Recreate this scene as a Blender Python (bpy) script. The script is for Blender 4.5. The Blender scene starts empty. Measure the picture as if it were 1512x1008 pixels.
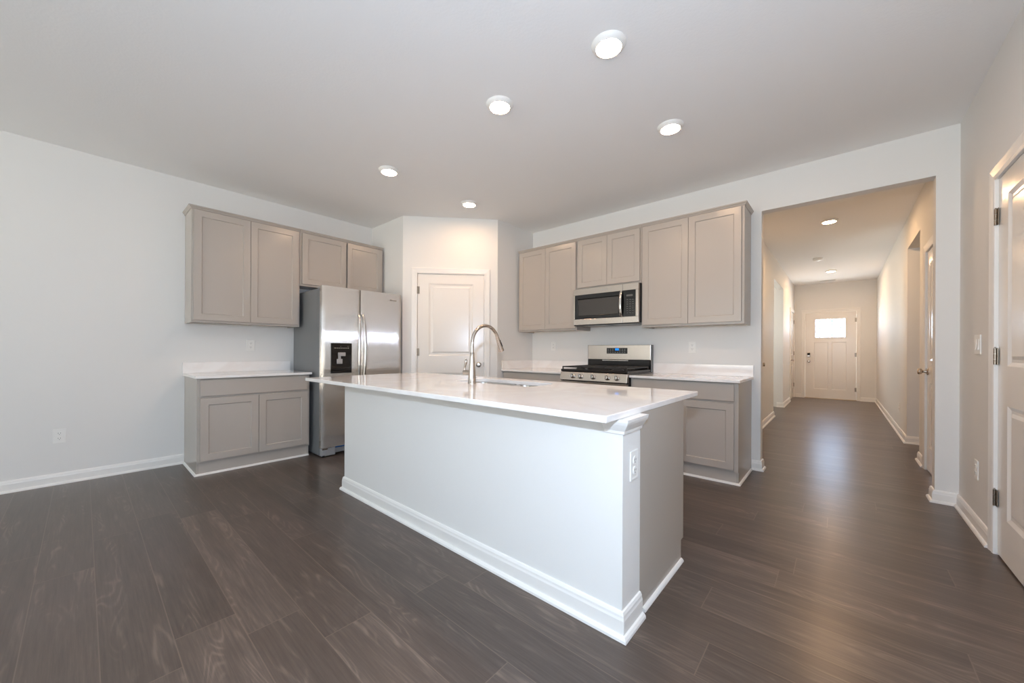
import bpy, bmesh, math, random
from mathutils import Vector, Matrix
R = math.radians
scn = bpy.context.scene
col = scn.collection

# ------------------------------------------------------------------ camera
F_PX = 554.0
yaw, roll = R(41.162), R(0.272)
Fv = Vector((-math.sin(yaw), math.cos(yaw), 0.0))
Rv = Vector((math.cos(yaw), math.sin(yaw), 0.0)); Uv = Vector((0, 0, 1))
Rr = Rv*math.cos(roll) + Uv*math.sin(roll); Ur = Uv*math.cos(roll) - Rv*math.sin(roll)
cam_data = bpy.data.cameras.new('camera')
cam_data.sensor_width = 36.0
cam_data.lens = 36.0*F_PX/1512.0
cam_data.shift_y = 14.4/1512.0
cam_data.clip_start = 0.05; cam_data.clip_end = 200
cam = bpy.data.objects.new('camera', cam_data); col.objects.link(cam)
mw = Matrix.Identity(4)
for i in range(3):
    mw[i][0] = Rr[i]; mw[i][1] = Ur[i]; mw[i][2] = -Fv[i]
mw[0][3], mw[1][3], mw[2][3] = 4.772, -4.133, 1.095
cam.matrix_world = mw
scn.camera = cam

# ------------------------------------------------------------------ world, exposure
SKY = 5.7
LAMP = 133.0
HALL_LAMP = 375.0
FLASH = 108.0
scn.view_settings.view_transform = 'Standard'
scn.view_settings.look = 'None'
scn.view_settings.gamma = 1.0
scn.view_settings.exposure = 0.0
scn.view_settings.use_curve_mapping = False
scn.cycles.use_denoising = True
scn.cycles.max_bounces = 14
scn.cycles.diffuse_bounces = 10
scn.cycles.glossy_bounces = 6
scn.cycles.transparent_max_bounces = 12
scn.cycles.sample_clamp_indirect = 6.0
world = bpy.data.worlds.new('sky'); scn.world = world
world.use_nodes = True
wn, wl = world.node_tree.nodes, world.node_tree.links
bg = wn['Background']
tc = wn.new('ShaderNodeTexCoord'); sep = wn.new('ShaderNodeSeparateXYZ')
wl.new(tc.outputs['Generated'], sep.inputs[0])
rmp = wn.new('ShaderNodeValToRGB')
cr = rmp.color_ramp
cr.elements[0].position = 0.0; cr.elements[0].color = (1.76, 1.75, 1.60, 1)
cr.elements[1].position = 1.0; cr.elements[1].color = (0.32, 0.46, 0.71, 1)
e = cr.elements.new(0.49); e.color = (1.90, 1.89, 1.72, 1)
e = cr.elements.new(0.52); e.color = (0.49, 0.61, 0.71, 1)
mr = wn.new('ShaderNodeMapRange')
mr.inputs[1].default_value = -1; mr.inputs[2].default_value = 1
wl.new(sep.outputs[2], mr.inputs[0]); wl.new(mr.outputs[0], rmp.inputs[0])
wl.new(rmp.outputs[0], bg.inputs[0])
# the sun stands on the street side (+Y), so the sky there is much brighter than over the back garden
my = wn.new('ShaderNodeMapRange'); my.interpolation_type = 'SMOOTHSTEP'
my.inputs[1].default_value = 0.15; my.inputs[2].default_value = 0.95; my.inputs[3].default_value = SKY; my.inputs[4].default_value = SKY*5.0
wl.new(sep.outputs[1], my.inputs[0]); wl.new(my.outputs[0], bg.inputs[1])

def portal(name, loc, rot, sx, sy):
    d = bpy.data.lights.new(name, 'AREA'); d.shape = 'RECTANGLE'; d.size = sx; d.size_y = sy
    d.cycles.is_portal = True
    o = bpy.data.objects.new(name, d); col.objects.link(o); o.location = loc; o.rotation_euler = rot
    return o
YR = -9.6                                    # rear wall of the great room (behind the camera)
REAR = [(1.0, 2.9, 0.03, 2.3), (3.3, 5.1, 0.6, 2.3)]        # sliding door and window in the rear wall
for i, (a, b, c, d) in enumerate(REAR):
    portal('window_light', ((a+b)/2, YR-0.16, (c+d)/2), (R(90), 0, 0), b-a, d-c)
portal('added_passage_window_light', (2.65-0.2, 4.45, 1.55), (R(90), 0, R(-90)), 0.9, 1.3)  # portal for the unseen window added in the left passage
portal('door_light', (4.594, 7.65, 1.68), (R(-90), 0, 0), 0.6, 0.5)

# the photographer's flash, held above the camera: its shadow of the countertop edge shows on the island front
fl = bpy.data.lights.new('camera_flash', 'POINT'); fl.energy = FLASH; fl.color = (0.625, 0.775, 1.0); fl.shadow_soft_size = 0.03
flo = bpy.data.objects.new('camera_flash', fl); col.objects.link(flo); flo.location = (4.75, -4.15, 1.39)

# ------------------------------------------------------------------ helpers
def srgb(r, g, b):
    f = lambda c: (c/255/12.92) if c/255 <= 0.04045 else ((c/255+0.055)/1.055)**2.4
    return (f(r), f(g), f(b), 1)

def mat(name, color, rough=0.5, metal=0.0, spec=None, coat=0.0, aniso=0.0, bump=None, vary=0.0):
    m = bpy.data.materials.new(name); m.use_nodes = True
    n, l = m.node_tree.nodes, m.node_tree.links
    p = n['Principled BSDF']
    p.inputs['Base Color'].default_value = color
    p.inputs['Roughness'].default_value = rough
    p.inputs['Metallic'].default_value = metal
    if spec is not None: p.inputs['Specular IOR Level'].default_value = spec
    if coat: p.inputs['Coat Weight'].default_value = coat; p.inputs['Coat Roughness'].default_value = 0.06
    if aniso:
        p.inputs['Anisotropic'].default_value = aniso
        t = n.new('ShaderNodeTangent'); t.direction_type = 'RADIAL'; t.axis = 'Z'
        l.new(t.outputs[0], p.inputs['Tangent'])
    c = n.new('ShaderNodeTexCoord')
    if vary:
        nz = n.new('ShaderNodeTexNoise'); nz.inputs['Scale'].default_value = 3.0; nz.inputs['Detail'].default_value = 4
        l.new(c.outputs['Object'], nz.inputs['Vector'])
        mx = n.new('ShaderNodeMix'); mx.data_type = 'RGBA'
        mx.inputs['A'].default_value = tuple(x*(1-vary) for x in color[:3])+(1,)
        mx.inputs['B'].default_value = tuple(min(1, x*(1+vary)) for x in color[:3])+(1,)
        l.new(nz.outputs['Fac'], mx.inputs['Factor']); l.new(mx.outputs['Result'], p.inputs['Base Color'])
    if bump:
        sc, st = bump
        nz = n.new('ShaderNodeTexNoise'); nz.inputs['Scale'].default_value = sc; nz.inputs['Detail'].default_value = 3
        l.new(c.outputs['Object'], nz.inputs['Vector'])
        b = n.new('ShaderNodeBump'); b.inputs['Strength'].default_value = st; b.inputs['Distance'].default_value = 0.004
        l.new(nz.outputs['Fac'], b.inputs['Height']); l.new(b.outputs[0], p.inputs['Normal'])
    return m

def emit(name, color, strength):
    m = bpy.data.materials.new(name); m.use_nodes = True
    n, l = m.node_tree.nodes, m.node_tree.links
    n.remove(n['Principled BSDF'])
    e = n.new('ShaderNodeEmission'); e.inputs[0].default_value = color; e.inputs[1].default_value = strength
    l.new(e.outputs[0], n['Material Output'].inputs[0])
    return m

def math_node(n, l, op, a, b=None, c=None):
    k = n.new('ShaderNodeMath'); k.operation = op
    for i, v in enumerate((a, b, c)):
        if v is None: continue
        if isinstance(v, (int, float)): k.inputs[i].default_value = v
        else: l.new(v, k.inputs[i])
    return k.outputs[0]

PW, PL = 0.1895, 1.50
def floor_material():
    m = bpy.data.materials.new('plank_floor'); m.use_nodes = True
    n, l = m.node_tree.nodes, m.node_tree.links
    p = n['Principled BSDF']
    M = lambda op, a, b=None, c=None: math_node(n, l, op, a, b, c)
    c = n.new('ShaderNodeTexCoord'); s = n.new('ShaderNodeSeparateXYZ'); l.new(c.outputs['Object'], s.inputs[0])
    x, y = s.outputs[0], s.outputs[1]
    yy = M('DIVIDE', M('ADD', y, 2.765+40*PW), PW); row = M('FLOOR', yy); fy = M('FRACT', yy)
    w1 = n.new('ShaderNodeTexWhiteNoise'); w1.noise_dimensions = '1D'; l.new(row, w1.inputs['W'])
    xx = M('ADD', M('DIVIDE', M('ADD', x, 12.0), PL), M('MULTIPLY', w1.outputs['Value'], 7.3))
    idx = M('FLOOR', xx); fx = M('FRACT', xx)
    cb = n.new('ShaderNodeCombineXYZ'); l.new(row, cb.inputs[0]); l.new(idx, cb.inputs[1])
    w2 = n.new('ShaderNodeTexWhiteNoise'); w2.noise_dimensions = '2D'; l.new(cb.outputs[0], w2.inputs['Vector'])
    tone = w2.outputs['Value']
    # grain coordinates, shifted per plank
    gx = M('ADD', M('MULTIPLY', x, 1.0), M('MULTIPLY', tone, 37.0))
    gy = M('ADD', M('MULTIPLY', y, 9.0), M('MULTIPLY', tone, 91.0))
    g = n.new('ShaderNodeCombineXYZ'); l.new(gx, g.inputs[0]); l.new(gy, g.inputs[1])
    n1 = n.new('ShaderNodeTexNoise'); n1.inputs['Scale'].default_value = 1.6; n1.inputs['Detail'].default_value = 5; n1.inputs['Distortion'].default_value = 0.8
    l.new(g.outputs[0], n1.inputs['Vector'])
    gy2 = M('ADD', M('MULTIPLY', y, 40.0), M('MULTIPLY', tone, 53.0))
    g2 = n.new('ShaderNodeCombineXYZ'); l.new(M('MULTIPLY', gx, 1.6), g2.inputs[0]); l.new(gy2, g2.inputs[1])
    n2 = n.new('ShaderNodeTexNoise'); n2.inputs['Scale'].default_value = 2.4; n2.inputs['Detail'].default_value = 7; n2.inputs['Roughness'].default_value = 0.72
    l.new(g2.outputs[0], n2.inputs['Vector'])
    # cathedral figure: contour lines of a slow noise, centred on each plank
    g3 = n.new('ShaderNodeCombineXYZ'); l.new(M('MULTIPLY', gx, 1.5), g3.inputs[0]); l.new(M('ADD', M('MULTIPLY', fy, 1.5), M('MULTIPLY', tone, 19.0)), g3.inputs[1])
    n3 = n.new('ShaderNodeTexNoise'); n3.inputs['Scale'].default_value = 1.0; n3.inputs['Detail'].default_value = 1.5; n3.inputs['Distortion'].default_value = 0.4
    l.new(g3.outputs[0], n3.inputs['Vector'])
    cont = M('POWER', M('MULTIPLY_ADD', M('SINE', M('MULTIPLY', n3.outputs['Fac'], 95.0)), 0.5, 0.5), 3.0)
    mask = n.new('ShaderNodeMapRange'); mask.inputs[1].default_value = 0.50; mask.inputs[2].default_value = 0.66; l.new(n1.outputs['Fac'], mask.inputs[0])
    f = M('ADD', M('MULTIPLY', n1.outputs['Fac'], 0.34), M('MULTIPLY', n2.outputs['Fac'], 0.66))
    f = M('ADD', f, M('MULTIPLY', M('MULTIPLY', cont, mask.outputs[0]), 0.20))
    f = M('ADD', f, M('MULTIPLY', M('SUBTRACT', tone, 0.5), 0.17))
    rp = n.new('ShaderNodeValToRGB'); l.new(f, rp.inputs[0])
    e = rp.color_ramp.elements
    e[0].position = 0.25; e[0].color = srgb(66, 56, 50)
    e[1].position = 0.86; e[1].color = srgb(122, 106, 95)
    k = e.new(0.55); k.color = srgb(90, 78, 70)
    # seams: a fine pale bevel line
    sy_ = M('LESS_THAN', M('MINIMUM', fy, M('SUBTRACT', 1.0, fy)), 0.009)
    sx_ = M('LESS_THAN', M('MINIMUM', fx, M('SUBTRACT', 1.0, fx)), 0.0013)
    seam = M('MAXIMUM', sy_, sx_)
    mx = n.new('ShaderNodeMix'); mx.data_type = 'RGBA'
    l.new(M('MULTIPLY', seam, 0.55), mx.inputs['Factor']); l.new(rp.outputs[0], mx.inputs['A']); mx.inputs['B'].default_value = srgb(120, 104, 92)
    l.new(mx.outputs['Result'], p.inputs['Base Color'])
    l.new(M('ADD', 0.27, M('MULTIPLY', n2.outputs['Fac'], 0.04)), p.inputs['Roughness'])
    p.inputs['Specular IOR Level'].default_value = 0.40
    b = n.new('ShaderNodeBump'); b.inputs['Strength'].default_value = 0.05; b.inputs['Distance'].default_value = 0.001
    l.new(M('SUBTRACT', n2.outputs['Fac'], M('MULTIPLY', seam, 0.8)), b.inputs['Height']); l.new(b.outputs[0], p.inputs['Normal'])
    return m

def quartz_material():
    m = bpy.data.materials.new('quartz'); m.use_nodes = True
    n, l = m.node_tree.nodes, m.node_tree.links; p = n['Principled BSDF']
    c = n.new('ShaderNodeTexCoord')
    nz = n.new('ShaderNodeTexNoise'); nz.inputs['Scale'].default_value = 1.7; nz.inputs['Detail'].default_value = 7; nz.inputs['Distortion'].default_value = 1.6
    l.new(c.outputs['Object'], nz.inputs['Vector'])
    rp = n.new('ShaderNodeValToRGB'); e = rp.color_ramp.elements
    e[0].position = 0.40; e[0].color = srgb(247, 244, 241); e[1].position = 0.60; e[1].color = srgb(248, 246, 243)
    k = e.new(0.50); k.color = srgb(242, 237, 233)
    l.new(nz.outputs['Fac'], rp.inputs[0]); l.new(rp.outputs[0], p.inputs['Base Color'])
    p.inputs['Roughness'].default_value = 0.035; p.inputs['Specular IOR Level'].default_value = 0.55
    return m

def glass_material(name, frosted):
    m = bpy.data.materials.new(name); m.use_nodes = True
    n, l = m.node_tree.nodes, m.node_tree.links
    n.remove(n['Principled BSDF'])
    t = n.new('ShaderNodeBsdfTransparent'); g = n.new('ShaderNodeBsdfGlossy'); g.inputs['Roughness'].default_value = 0.05
    mx = n.new('ShaderNodeMixShader'); mx.inputs[0].default_value = 0.06
    if frosted:
        c = n.new('ShaderNodeTexCoord'); nz = n.new('ShaderNodeTexNoise'); nz.inputs['Scale'].default_value = 11; nz.inputs['Detail'].default_value = 2
        l.new(c.outputs['Object'], nz.inputs['Vector'])
        rp = n.new('ShaderNodeValToRGB'); rp.color_ramp.elements[0].position = 0.35; rp.color_ramp.elements[0].color = (0.7, 0.8, 0.95, 1)
        rp.color_ramp.elements[1].position = 0.55; rp.color_ramp.elements[1].color = (0.97, 0.98, 1, 1)
        l.new(nz.outputs['Fac'], rp.inputs[0]); l.new(rp.outputs[0], t.inputs[0])
    l.new(t.outputs[0], mx.inputs[1]); l.new(g.outputs[0], mx.inputs[2]); l.new(mx.outputs[0], n['Material Output'].inputs[0])
    return m

WALL = mat('wall_paint', srgb(230, 228, 224), 0.62, bump=(160, 0.06))
CEIL = mat('ceiling_paint', srgb(245, 244, 242), 0.8, bump=(75, 0.16))
TRIM = mat('trim_paint', srgb(238, 235, 230), 0.32)
DOORP = mat('door_paint', srgb(236, 231, 224), 0.22)
CAB = mat('cabinet_paint', srgb(180, 171, 161), 0.24)
CABTOE = mat('cabinet_toe_paint', srgb(184, 174, 163), 0.4)
QUARTZ = quartz_material()
FLOOR = floor_material()
def brushed_steel(name, color, rough, spread):
    """vertically brushed sheet: fine scratches tip the surface normal sideways, so reflections smear horizontally"""
    m = mat(name, color, rough, 1.0)
    n, l = m.node_tree.nodes, m.node_tree.links; p = n['Principled BSDF']
    g = n.new('ShaderNodeNewGeometry'); w = n.new('ShaderNodeTexWhiteNoise'); w.noise_dimensions = '3D'
    l.new(g.outputs['Position'], w.inputs['Vector'])
    k = math_node(n, l, 'MULTIPLY', math_node(n, l, 'SUBTRACT', w.outputs['Value'], 0.5), 2*spread)
    c = n.new('ShaderNodeVectorMath'); c.operation = 'CROSS_PRODUCT'; c.inputs[0].default_value = (0, 0, 1); l.new(g.outputs['Normal'], c.inputs[1])
    s = n.new('ShaderNodeVectorMath'); s.operation = 'SCALE'; l.new(c.outputs[0], s.inputs[0]); l.new(k, s.inputs['Scale'])
    a = n.new('ShaderNodeVectorMath'); a.operation = 'ADD'; l.new(g.outputs['Normal'], a.inputs[0]); l.new(s.outputs[0], a.inputs[1])
    z = n.new('ShaderNodeVectorMath'); z.operation = 'NORMALIZE'; l.new(a.outputs[0], z.inputs[0]); l.new(z.outputs[0], p.inputs['Normal'])
    return m
STEEL = brushed_steel('stainless_steel', srgb(210, 203, 196), 0.085, 0.75)
STEELP = mat('polished_steel', srgb(214, 210, 205), 0.12, 1.0)
STEELB = mat('brushed_panel_steel', srgb(206, 196, 186), 0.24, 1.0, aniso=0.6)
SINKM = mat('sink_steel', srgb(200, 198, 195), 0.22, 1.0)
NICKEL = mat('brushed_nickel', srgb(200, 190, 180), 0.24, 1.0)
BRONZE = mat('satin_nickel', srgb(150, 138, 124), 0.28, 1.0)
GREYM = mat('fridge_side_grey', srgb(120, 121, 122), 0.45, 0.0, vary=0.05)
BLACK = mat('black_plastic', srgb(20, 19, 20), 0.28)
BLACKG = mat('black_glass', srgb(14, 14, 15), 0.06, spec=0.6)
SMOKE = mat('oven_window', srgb(64, 60, 56), 0.12, spec=0.6)
IRON = mat('cast_iron', srgb(44, 42, 40), 0.5, bump=(220, 0.3))
ENAMEL = mat('black_enamel', srgb(28, 26, 25), 0.18)
PLASTIC = mat('white_plastic', srgb(238, 236, 231), 0.35)
SLOT = mat('outlet_slot', srgb(92, 90, 88), 0.5)
GREYP = mat('grey_plastic', srgb(168, 166, 164), 0.4)
KEYS = mat('dim_key_mark', srgb(92, 90, 88), 0.5)
MARK = mat('printed_mark', srgb(178, 176, 174), 0.5)
BLUEF = mat('blue_film', srgb(30, 92, 158), 0.35)
RUBBER = mat('dark_rubber', srgb(36, 36, 36), 0.6)
THRESH = mat('threshold_metal', srgb(190, 172, 146), 0.4, 0.6)
LED = emit('blue_led', (0.02, 0.22, 0.75, 1), 1.6)
LENS = emit('lamp_lens', (1.0, 0.645, 0.395, 1), LAMP)
LENSH = emit('hall_lamp_lens', (1.0, 0.61, 0.31, 1), HALL_LAMP)
GLASS = glass_material('window_glass', False)
TEXGLASS = glass_material('textured_glass', True)
CAME = mat('lead_came', srgb(84, 90, 100), 0.4, 0.3)

def setp(o, label=None, cat=None, group=None, kind=None):
    if label: o['label'] = label
    if cat: o['category'] = cat
    if group: o['group'] = group
    if kind: o['kind'] = kind
    return o

def thing(name, label, cat, loc=(0, 0, 0), rot=0.0, group=None, kind=None):
    o = bpy.data.objects.new(name, None); col.objects.link(o)
    o.empty_display_size = 0.1
    o.location = loc; o.rotation_euler = (0, 0, rot)
    return setp(o, label, cat, group, kind)

def obj(name, bm, m, parent=None, bevel=0.0, smooth=None, seg=2, label=None, flip=True):
    if flip: bmesh.ops.recalc_face_normals(bm, faces=bm.faces[:])
    me = bpy.data.meshes.new(name); bm.to_mesh(me); bm.free()
    me.materials.append(m)
    if smooth is not None:
        for f in me.polygons: f.use_smooth = True
        me.set_sharp_from_angle(angle=R(smooth))
    o = bpy.data.objects.new(name, me); col.objects.link(o)
    if parent is not None: o.parent = parent
    if bevel:
        b = o.modifiers.new('bevel', 'BEVEL'); b.width = bevel; b.segments = seg; b.limit_method = 'ANGLE'; b.angle_limit = R(40)
    if label: o['label'] = label
    return o

def box(bm, x0, x1, y0, y1, z0, z1):
    v = [bm.verts.new(p) for p in ((x0,y0,z0),(x1,y0,z0),(x1,y1,z0),(x0,y1,z0),(x0,y0,z1),(x1,y0,z1),(x1,y1,z1),(x0,y1,z1))]
    for f in ((0,3,2,1),(4,5,6,7),(0,1,5,4),(1,2,6,5),(2,3,7,6),(3,0,4,7)): bm.faces.new([v[i] for i in f])
    return bm
def B(*boxes):
    bm = bmesh.new()
    for b in boxes: box(bm, *b)
    return bm

def lathe(bm, prof, seg=32, mtx=None, caps=True):
    """prof: (radius, height) pairs round local Z; mtx places it."""
    mtx = mtx or Matrix.Identity(4)
    rings = []
    for r, z in prof:
        if r < 1e-6: rings.append([bm.verts.new(mtx @ Vector((0, 0, z)))])
        else: rings.append([bm.verts.new(mtx @ Vector((r*math.cos(2*math.pi*k/seg), r*math.sin(2*math.pi*k/seg), z))) for k in range(seg)])
    for a, b in zip(rings, rings[1:]):
        for k in range(seg):
            k2 = (k+1) % seg
            if len(a) == 1 and len(b) == 1: continue
            if len(a) == 1: bm.faces.new((a[0], b[k], b[k2]))
            elif len(b) == 1: bm.faces.new((a[k], a[k2], b[0]))
            else: bm.faces.new((a[k], a[k2], b[k2], b[k]))
    if caps:
        for r in (rings[0], rings[-1]):
            if len(r) > 1: bm.faces.new(r)
    return bm

def place(loc, direction):
    """matrix whose local Z points along direction"""
    return Matrix.Translation(loc) @ Vector(direction).to_track_quat('Z', 'Y').to_matrix().to_4x4()

def tube(bm, pts, radii, seg=16, squash=1.0, up=(1, 0, 0)):
    pts = [Vector(p) for p in pts]
    if not isinstance(radii, (list, tuple)): radii = [radii]*len(pts)
    rings = []; up = Vector(up)
    for i, p in enumerate(pts):
        d = (pts[min(i+1, len(pts)-1)] - pts[max(i-1, 0)]).normalized()
        a = up - d*up.dot(d); a = a.normalized() if a.length > 1e-5 else d.orthogonal().normalized()
        b = d.cross(a)
        rings.append([bm.verts.new(p + (a*math.cos(2*math.pi*k/seg)*squash + b*math.sin(2*math.pi*k/seg))*radii[i]) for k in range(seg)])
    for r0, r1 in zip(rings, rings[1:]):
        for k in range(seg): bm.faces.new((r0[k], r0[(k+1) % seg], r1[(k+1) % seg], r1[k]))
    bm.faces.new(rings[0]); bm.faces.new(rings[-1])
    return bm

def sweep(bm, prof, path):
    """prof: (offset to the right of travel, z) closed outline; path: XY points, mitred corners."""
    path = [Vector(p) for p in path]; rings = []
    for i, p in enumerate(path):
        ns = []
        if i > 0: d = (path[i]-path[i-1]).normalized(); ns.append(Vector((d.y, -d.x)))
        if i < len(path)-1: d = (path[i+1]-path[i]).normalized(); ns.append(Vector((d.y, -d.x)))
        if len(ns) == 2:
            nn = (ns[0]+ns[1]).normalized(); nn /= max(0.3, nn.dot(ns[0]))
        else: nn = ns[0]
        rings.append([bm.verts.new((p.x+nn.x*o, p.y+nn.y*o, z)) for o, z in prof])
    k = len(prof)
    for a, b in zip(rings, rings[1:]):
        for j in range(k): bm.faces.new((a[j], a[(j+1) % k], b[(j+1) % k], b[j]))
    bm.faces.new(rings[0]); bm.faces.new(rings[-1])
    return bm

def slab(w, h, t, panels, rings, x0=0.0, z0=0.0, yf=0.0):
    """a panelled leaf: front at y=yf facing -Y, thickness t; panels (xa,xb,za,zb); rings = [(inset, depth)...] of each panel"""
    bm = bmesh.new()
    xs = sorted({0, w, *[p[0] for p in panels], *[p[1] for p in panels]})
    zs = sorted({0, h, *[p[2] for p in panels], *[p[3] for p in panels]})
    V = {}
    def v(x, y, z):
        k = (round(x, 5), round(y, 5), round(z, 5))
        if k not in V: V[k] = bm.verts.new((x+x0, y+yf, z+z0))
        return V[k]
    for xa, xb in zip(xs, xs[1:]):
        for za, zb in zip(zs, zs[1:]):
            if any(p[0]-1e-6 <= xa and xb <= p[1]+1e-6 and p[2]-1e-6 <= za and zb <= p[3]+1e-6 for p in panels): continue
            bm.faces.new((v(xa,0,za), v(xb,0,za), v(xb,0,zb), v(xa,0,zb)))
    for pa in panels:
        pxs = [x for x in xs if pa[0]-1e-6 <= x <= pa[1]+1e-6]; pzs = [z for z in zs if pa[2]-1e-6 <= z <= pa[3]+1e-6]
        prev = (0.0, 0.0)
        for ins, dep in rings:
            def ring(i, d): return [v(pa[0]+i, d, pa[2]+i), v(pa[1]-i, d, pa[2]+i), v(pa[1]-i, d, pa[3]-i), v(pa[0]+i, d, pa[3]-i)]
            a, b = ring(*prev), ring(ins, dep)
            for k in range(4): bm.faces.new((a[k], a[(k+1) % 4], b[(k+1) % 4], b[k]))
            prev = (ins, dep)
        bm.faces.new(ring(*prev))
    # sides and back
    def strip(pts):
        for a, b in zip(pts, pts[1:]): bm.faces.new((v(a[0],0,a[1]), v(b[0],0,b[1]), v(b[0],t,b[1]), v(a[0],t,a[1])))
    strip([(x, 0) for x in xs]); strip([(x, h) for x in xs]); strip([(0, z) for z in zs]); strip([(w, z) for z in zs])
    loop = [(x, 0) for x in xs] + [(w, z) for z in zs[1:]] + [(x, h) for x in reversed(xs[:-1])] + [(0, z) for z in reversed(zs[1:-1])]
    bm.faces.new([v(x, t, z) for x, z in loop])
    return bm

def rrect(x0, x1, y0, y1, r, n=6):
    pts = []
    for cx, cy, a0 in ((x1-r, y1-r, 0), (x0+r, y1-r, 90), (x0+r, y0+r, 180), (x1-r, y0+r, 270)):
        for k in range(n+1):
            a = R(a0+90*k/n); pts.append((cx+r*math.cos(a), cy+r*math.sin(a)))
    return pts

def copy_thing(o, loc, rot=None, label=None, group=None):
    c = o.copy(); col.objects.link(c); c.location = loc
    if rot is not None: c.rotation_euler = (0, 0, rot)
    if label: c['label'] = label
    if group: c['group'] = group
    for ch in list(o.children):
        k = ch.copy(); col.objects.link(k); k.parent = c
        for g in list(ch.children):
            q = g.copy(); col.objects.link(q); q.parent = k
    return c

# ------------------------------------------------------------------ room shell
H = 2.743
XR, XP0, XP1 = 5.417, 4.221, 5.300       # right wall; edges of the hall opening
PS, PX, PY, PB = -1.564, 0.747, -0.715, 1.538   # pantry corner
WT = 0.11                                 # wall thickness
HL, HR, HE = 3.915, 5.385, 7.476          # hall faces
LEFT, RIGHT = R(90), R(-90)

def structure(name, bm, m, label, cat='wall', **k):
    return setp(obj(name, bm, m, **k), label, cat, None, 'structure')

def wall_boxes(bm, length, t, h, openings, mtx):
    """wall along local X, thickness 0..t; openings (x0,x1,z0,z1,fill)"""
    xs = sorted({0.0, length, *[o[0] for o in openings], *[o[1] for o in openings]})
    for a, b in zip(xs, xs[1:]):
        op = [o for o in openings if o[0] <= a+1e-6 and b <= o[1]+1e-6]
        parts = [(0, t, 0, h)] if not op else []
        for o in op:
            if o[2] > 0.001: parts.append((0, t, 0, o[2]))
            if o[3] < h-0.001: parts.append((0, t, o[3], h))
            if o[4]: parts.append((0.062, t, o[2], o[3]))
        for y0, y1, z0, z1 in parts:
            b2 = bmesh.new(); box(b2, a, b, y0, y1, z0, z1); bmesh.ops.transform(b2, matrix=mtx, verts=b2.verts)
            me = bpy.data.meshes.new('tmp'); b2.to_mesh(me); b2.free(); bm.from_mesh(me); bpy.data.meshes.remove(me)
    return bm
def at(loc, rot): return Matrix.Translation(loc) @ Matrix.Rotation(rot, 4, 'Z')

bm = B((-0.12, 6.9, YR-0.12, HE+0.13, -0.12, 0.0)); structure('floor', bm, FLOOR, 'dark brown wood plank floor running through kitchen and hall', 'floor')
bm = B((-0.12, 6.9, YR-0.12, HE+0.13, H, H+0.12)); structure('ceiling', bm, CEIL, 'smooth white ceiling over kitchen and hall', 'ceiling')
bm = bmesh.new(); wall_boxes(bm, -YR+WT, 0.12, H, [], at((0, YR, 0), LEFT)); structure('wall_left', bm, WALL, 'long white wall behind the refrigerator run')
bm = bmesh.new(); wall_boxes(bm, XR, WT, H, [(XP0, XP1, 0, 2.403, False)], at((0, 0, 0), 0)); structure('wall_back', bm, WALL, 'white wall behind the range with the hall opening')
D_R = (0.852, 1.672)         # right wall door, measured from the back wall along -Y
bm = bmesh.new(); wall_boxes(bm, -YR+WT, 0.12, H, [(D_R[0]-0.012+WT, D_R[1]+0.012+WT, 0, 2.055, True)], at((XR, WT, 0), RIGHT)); structure('wall_right', bm, WALL, 'white wall with the near panel door and light switch')
bm = bmesh.new(); wall_boxes(bm, XR, 0.12, H, [(a, b, c, d, False) for a, b, c, d in REAR], at((0, YR-0.12, 0), 0)); structure('wall_rear', bm, WALL, 'white wall with the daylight windows opposite the kitchen')
dv = Vector((PB-PX, PY-PS)); DL = dv.length; DROT = math.atan2(dv.y, dv.x)
bm = bmesh.new()
wall_boxes(bm, PX, 0.1, H, [], at((0, PS, 0), 0))
wall_boxes(bm, DL, 0.1, H, [(0.167, 1.003, 0, 2.052, True)], at((PX, PS, 0), DROT))
wall_boxes(bm, -PY, 0.1, H, [], at((PB, PY, 0), LEFT))
structure('wall_pantry', bm, WALL, 'white angled corner wall around the pantry door')
bm = bmesh.new(); wall_boxes(bm, HE+0.12-WT, 0.1, H, [(1.44-WT, 2.23-WT, 0, 2.05, True), (3.67-WT, 5.08-WT, 0, 2.36, False), (6.45-WT, 7.36-WT, 0, 2.05, True)], at((HL, WT, 0), LEFT)); structure('wall_hall_left', bm, WALL, 'left wall of the hall with a doorway gap')
bm = bmesh.new(); wall_boxes(bm, HE+0.12-WT, 0.12, H, [(HE+0.12-2.45, HE+0.12-1.50, 0, 2.36, False), (HE+0.12-1.098, HE+0.12-0.29, 0, 2.055, True)], at((HR, HE+0.12, 0), RIGHT)); structure('wall_hall_right', bm, WALL, 'right wall of the hall with an opening and a door')
bm = bmesh.new(); wall_boxes(bm, 1.70, 0.12, H, [(4.122-3.80, 5.062-3.80, 0, 2.066, False)], at((3.80, HE, 0), 0)); structure('wall_hall_end', bm, WALL, 'wall at the end of the hall around the front door')
# side spaces beyond the two hall openings
bm = B((2.55, 2.65, 3.3, 4.0, 0, H), (2.55, 2.65, 4.9, 5.5, 0, H), (2.55, 2.65, 4.0, 4.9, 0, 0.9), (2.55, 2.65, 4.0, 4.9, 2.2, H), (2.65, HL-0.1, 5.08, 5.2, 0, H), (2.65, HL-0.1, 3.5, 3.67, 0, H)); structure('wall_stair', bm, WALL, 'white walls of the side passage left of the hall')
bm = B((6.7, 6.82, 1.2, 2.8, 0, H), (HR+0.12, 6.7, 2.45, 2.6, 0, H), (HR+0.12, 6.7, 1.35, 1.50, 0, H)); structure('wall_passage', bm, WALL, 'white walls of the side passage right of the hall')

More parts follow.
